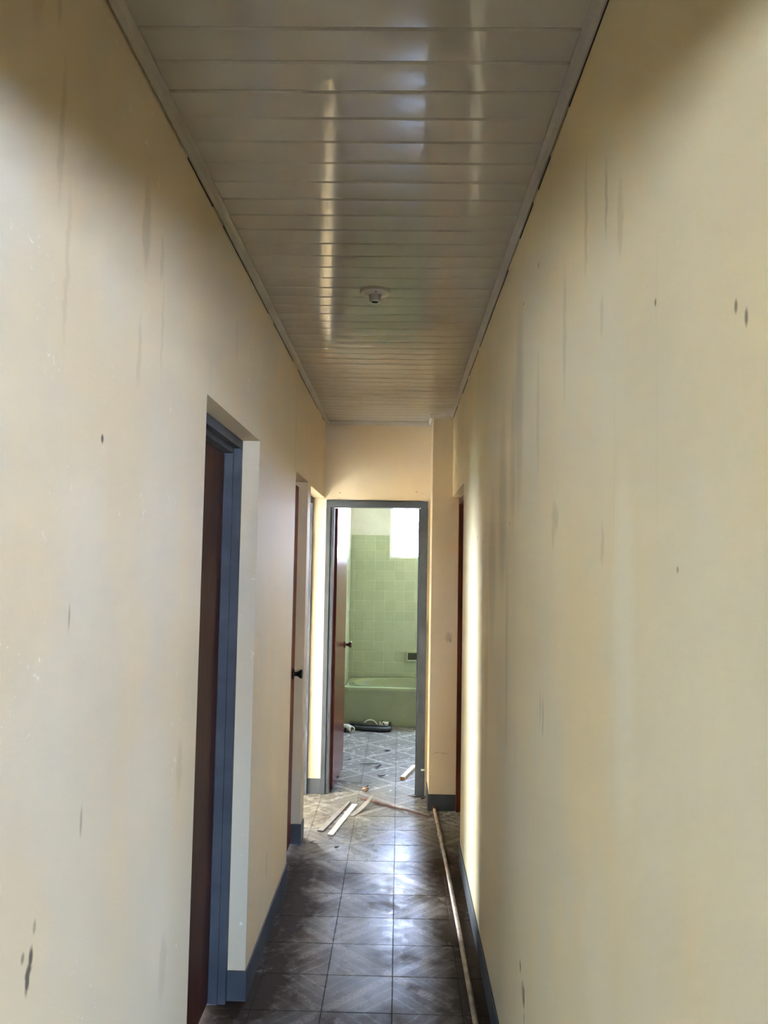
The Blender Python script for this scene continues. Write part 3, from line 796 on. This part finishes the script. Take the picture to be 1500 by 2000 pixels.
# ------------------------------------------------------------------ things on the floor
def bar(a, b, w, h, z=0.001, twist=0.0):
    """a board lying from a to b (floor points), width w, thickness h"""
    a, b = Vector((*a, z)), Vector((*b, z)); d = (b - a).normalized(); s = Vector((d.y, -d.x, 0)) * (w / 2)
    bm = NB(); vs = []
    for zz in (0, h):
        for q in (a - s, b - s, b + s, a + s): vs.append(bm.verts.new(q + Vector((0, 0, zz))))
    for f in ((0, 3, 2, 1), (4, 5, 6, 7), (0, 1, 5, 4), (1, 2, 6, 5), (2, 3, 7, 6), (3, 0, 4, 7)): bm.faces.new([vs[i] for i in f])
    return bm
obj('board_strip', bar((-.385, 4.815), (-.271, 5.425), .038, .007), M_stripwhite, bevel=.001, label='bright white painted board strip lying on the corridor floor', cat='board')

def ribbon(pts, wids, th, name, mat, edge, label, cat):
    """thin curling strip: centre points (x,y,z), widths; a darker underside and torn edge as a part"""
    bm = NB(); bm2 = NB(); n = len(pts); P = [Vector(p) for p in pts]; L = []; R = []
    for i in range(n):
        d = (P[min(i + 1, n - 1)] - P[max(i - 1, 0)]); d.z = 0; d.normalize(); s = Vector((d.y, -d.x, 0)) * wids[i] / 2
        L.append(P[i] - s); R.append(P[i] + s)
    def sheet(b, off, t):
        up = Vector((0, 0, 1)); rows = []
        for i in range(n): rows.append([b.verts.new(q + up * o) for q, o in ((L[i], off), (R[i], off), (R[i], off + t), (L[i], off + t))])
        for A, Bq in zip(rows, rows[1:]):
            for k in range(4): b.faces.new((A[k], A[(k + 1) % 4], Bq[(k + 1) % 4], Bq[k]))
        b.faces.new(rows[0][::-1]); b.faces.new(rows[-1])
    sheet(bm, th, th); o = obj(name, bm, mat, label=label, cat=cat)
    sheet(bm2, 0, th * .95); obj('backing', bm2, edge, o, label='torn brown backing')
    return o
pts = [(-.452 + .143 * k / 8, 4.885 + .588 * k / 8, .001 + .004 * (k / 8)) for k in range(9)]
ribbon(pts, [.036, .037, .037, .035, .033, .030, .026, .020, .012], .003, 'laminate_strip', M_strip, M_strip_edge, 'thin grey-beige tapering strip beside the white board on the floor', 'strip')
pts = [(-.283 + .13 * k / 8, 5.185 + .275 * k / 8, .002 + .055 * (k / 8) ** 2) for k in range(9)]
ribbon(pts, [.034, .036, .036, .035, .034, .032, .028, .022, .010], .0015, 'curled_strip', M_strip, M_strip_edge, 'curled strip with its far tip lifted, right of the white board', 'strip')
# splintered stick, slightly irregular
bm = NB(); rs = random.Random(5); pts = []
for k in range(13):
    f = k / 12; pts.append((-.236 + .487 * f, 5.549 - .38 * f + rs.uniform(-.003, .003), .010 + .002 * math.sin(k)))
tube(bm, pts, [.007, .0085, .0075, .008, .007, .0072, .006, .0068, .006, .006, .005, .0045, .002], 6)
o = obj('wood_stick', bm, M_red_wood, label='long reddish splintered stick lying across the floor before the bathroom', cat='stick')
obj('wood_offcut', bar((.052, 6.075), (.150, 6.44), .036, .022), M_pale_wood, bevel=.001, label='short pale wooden offcut on the bathroom floor', cat='offcut', mats=[M_pale_wood])
bpy.data.objects['wood_offcut'].data.materials.append(M_end_grain)
me = bpy.data.objects['wood_offcut'].data
for p in me.polygons:
    if abs(p.normal.y) > .8: p.material_index = 1

# pipe along the right wall
pp = thing('floor_pipe', 'long cream pipe lying on the floor along the right wall', 'pipe', (.28, 4.0, 0))
bm = NB(); pts = []
for k in range(24):
    f = k / 23; yy = 5.338 - 3.3 * f; pts.append((.259 + .0165 * (5.35 - yy) + .006 * math.sin(f * 5), yy, .0118 + .0 * f))
tube(bm, pts, .0106, 12); obj('tube', bm, M_pipe, pp, smooth=True)
bm = NB(); tube(bm, [(.2705, 4.865, .0145), (.272, 4.795, .0145)], .0142, 14); obj('coupling', bm, M_pipe, pp, smooth=True)
bm = NB(); tube(bm, [(.2595, 5.343, .0155), (.2598, 5.325, .0155)], .0152, 14); obj('collar', bm, M_strip_edge, pp, smooth=True)

# leaves and crumbs, each a thing
def leaf(x, y, ln, wd, rz, lift, label, mat=M_leaf, name='dry_leaf', cat='leaf', group='dry leaves and dark crumbs on the floor'):
    bm = NB(); n = 6; top = []; bot = []
    for k in range(n + 1):
        f = k / n; w = wd * math.sin(PI * (f * .92 + .04)) * .5 + .0006; z = .0025 + lift * (f - .4) ** 2 * 1.2
        px, py = (f - .5) * ln, 0
        row = []
        for s, zz in ((-1, .3), (0, 0), (1, .35)):
            a, b = px, s * w; row.append((x + a * math.cos(rz) - b * math.sin(rz), y + a * math.sin(rz) + b * math.cos(rz), z + zz * w * 1.2))
        top.append([bm.verts.new((q[0], q[1], q[2] + .0012)) for q in row]); bot.append([bm.verts.new(q) for q in row])
    for A, Bq, flip in ((top, top, 0), (bot, bot, 1)):
        for k in range(n):
            for j in range(2): bm.faces.new((A[k][j], A[k][j + 1], A[k + 1][j + 1], A[k + 1][j]))
    for k in range(n):
        bm.faces.new((top[k][0], top[k + 1][0], bot[k + 1][0], bot[k][0])); bm.faces.new((top[k][2], bot[k][2], bot[k + 1][2], top[k + 1][2]))
    bm.faces.new((top[0][0], bot[0][0], bot[0][1], top[0][1])); bm.faces.new((top[0][1], bot[0][1], bot[0][2], top[0][2]))
    bm.faces.new((top[n][0], top[n][1], bot[n][1], bot[n][0])); bm.faces.new((top[n][1], top[n][2], bot[n][2], bot[n][1]))
    return obj(name, bm, mat, label=label, cat=cat, group=group)
leaf(-.212, 6.521, .17, .016, .15, .004, 'long thin dark leaf on the bathroom floor')
leaf(-.140, 6.425, .060, .026, .5, .05, 'small dark curled leaf in the middle of the bathroom floor, behind its nearer neighbour')
leaf(-.109, 6.152, .070, .024, -.25, .04, 'dark folded leaf on the bathroom floor, left of the pale offcut')
leaf(-.448, 6.045, .055, .030, .2, .05, 'dark leaf at the foot of the open bathroom door')
leaf(-.415, 5.985, .105, .010, -.05, .0, 'dark sliver lying just in front of the open bathroom door')
leaf(-.074, 6.987, .055, .028, -.2, .02, 'dark leaf farthest back on the bathroom floor')
leaf(-.385, 6.638, .035, .02, .3, .02, 'tiny dark leaf beside the edge of the open bathroom door')
leaf(.150, 5.625, .13, .022, -.25, .03, 'dark twig-like leaf at the right foot of the bathroom door frame', cat='leaf')
leaf(.190, 5.585, .035, .025, .6, .02, 'dark crumb in the corner beside the wall stub')
leaf(.141, 5.50, .022, .018, .3, .02, 'small dark crumb between the stick and the bathroom door frame')
leaf(-.328, 4.609, .030, .020, .1, .02, 'black speck on the bright corridor floor in front of the white board')
leaf(.226, 5.205, .032, .018, .6, .03, 'dark shred at the right end of the reddish stick')
leaf(-.475, 4.69, .035, .012, .9, .01, 'thin dark shred by the foot of the pier between the left doorways')
leaf(.312, 3.30, .055, .010, .4, .0, 'thin dark sliver between the cream pipe and the skirting')
leaf(.235, 3.48, .050, .008, -.1, .0, 'thin dark sliver left of the cream pipe, nearer the camera')
leaf(.325, 4.05, .04, .016, 1.0, .01, 'dark crumb between the cream pipe and the right skirting, farther off')

# crumpled paper scrap
bm = NB(); bmesh.ops.create_icosphere(bm, subdivisions=3, radius=.022)
rs = random.Random(21)
for v in bm.verts:
    k = 1 + rs.uniform(-.28, .22); v.co = Vector((v.co.x * 1.15 * k - .217, v.co.y * .9 * k + 5.76, max(v.co.z * .75 * k + .013, .0006)))
o = obj('paper_scrap', bm, M_crumple, label='crumpled pinkish brown paper scrap at the bathroom threshold', cat='scrap')
leaf_o = leaf(-.202, 5.77, .018, .010, .8, .03, None); leaf_o.name = 'stem'; leaf_o.parent = o; leaf_o.location.z = .024
del leaf_o['category']; del leaf_o['group']

# plumbing scraps in front of the tub
hs = thing('rubber_hose', 'bent black rubber hose lying on the floor before the tub', 'hose', (-.25, 7.85, 0))
pts = [(-.455, 7.945, .040), (-.36, 7.93, .034), (-.25, 7.895, .028), (-.15, 7.868, .024)]
for k in range(9):
    a = PI / 2 - PI * k / 8; pts.append((-.118 + .052 * math.cos(a), 7.812 + .048 * math.sin(a), .0225))
pts += [(-.20, 7.775, .0225), (-.31, 7.795, .0225), (-.40, 7.83, .0225)]
bm = NB(); tube(bm, pts, .0218, 14); obj('tube', bm, M_black, hs, smooth=True)
for q0, q1 in (((-.462, 7.947, .0405), (-.444, 7.942, .0395)), ((-.392, 7.827, .0235), (-.408, 7.834, .0235))):
    bm = NB(); tube(bm, [q0, q1], .0232, 14); obj('cuff', bm, M_black, hs, smooth=True)

pe = thing('white_elbow_pipe', 'white plastic elbow pipe with open mouth beside the bathroom door', 'pipe', (-.46, 7.74, 0))
def hollow(bm, a, b, r, ri, seg=20):
    a, b = Vector(a), Vector(b); d = (b - a).normalized(); s = d.cross(Vector((0, 0, 1))).normalized(); u = s.cross(d)
    rg = []
    for p, q in ((a, r), (b, r), (b, ri), (a + (b - a) * .3, ri)):
        rg.append([bm.verts.new(p + q * (math.cos(2 * PI * k / seg) * s + math.sin(2 * PI * k / seg) * u)) for k in range(seg)])
    for A, Bq in zip(rg, rg[1:]):
        for k in range(seg): bm.faces.new((A[k], A[(k + 1) % seg], Bq[(k + 1) % seg], Bq[k]))
    bm.faces.new(rg[0][::-1]); bm.faces.new(rg[-1])
bm = NB(); hollow(bm, (-.472, 7.80, .032), (-.425, 7.705, .031), .030, .023); obj('mouth', bm, M_whitepipe, pe, smooth=True)
bm = NB(); tube(bm, [(-.520, 7.835, .034), (-.495, 7.825, .034), (-.478, 7.812, .033), (-.470, 7.795, .032)], [.024, .025, .027, .027], 16); obj('bend', bm, M_whitepipe, pe, smooth=True)
bm = NB(); tube(bm, [(-.525, 7.72, .024), (-.492, 7.70, .024)], .0235, 14); obj('rubber_end', bm, M_black, pe, smooth=True)

pc = thing('white_coupling', 'white plastic pipe coupling with a dark ring behind the black hose', 'coupling', (-.10, 7.95, 0))
bm = NB(); tube(bm, [(-.165, 7.975, .031), (-.150, 7.972, .031), (-.149, 7.972, .031), (-.075, 7.955, .031)], [.025, .025, .0305, .0305], 20); obj('body', bm, M_whitepipe, pc, smooth=True)
bm = NB(); tube(bm, [(-.0745, 7.955, .031), (-.055, 7.951, .031)], .0308, 20); obj('ring', bm, M_black, pc, smooth=True, label='dark rubber ring')
bm = NB(); tube(bm, [(-.150, 7.940, .050), (-.138, 7.936, .078)], [.006, .004], 8); tube(bm, [(-.135, 7.925, .058), (-.120, 7.922, .030)], .006, 8); obj('strap', bm, M_red_wood, pc, label='rusty brown strap')

ph = thing('plastic_hoop', 'thin cream plastic hoop standing behind the black hose', 'hoop', (-.22, 7.97, 0))
pts = [(-.262 + .070 * math.cos(PI - PI * k / 14), 7.975 + .02 * math.sin(PI * k / 14), .0065 + .062 * math.sin(PI * k / 14)) for k in range(15)]
bm = NB(); tube(bm, pts, .0062, 10); obj('arc', bm, M_whitepipe, ph, smooth=True)

# ground outside the windows
bm = NB(); box(bm, -25, 25, -45, -4.06, -.449, -.40)  # unseen pale slab, added to bounce light into the front windows
obj('bounce_slab', bm, M_bounce_slab, label='unseen pale slab added outside to bounce light through the front windows', cat='ground', kind='structure')
bm = NB(); box(bm, -60, 60, -60, 60, -.60, -.45)
obj('ground', bm, M_grass, label='grassy yard outside the house', cat='ground', kind='structure')
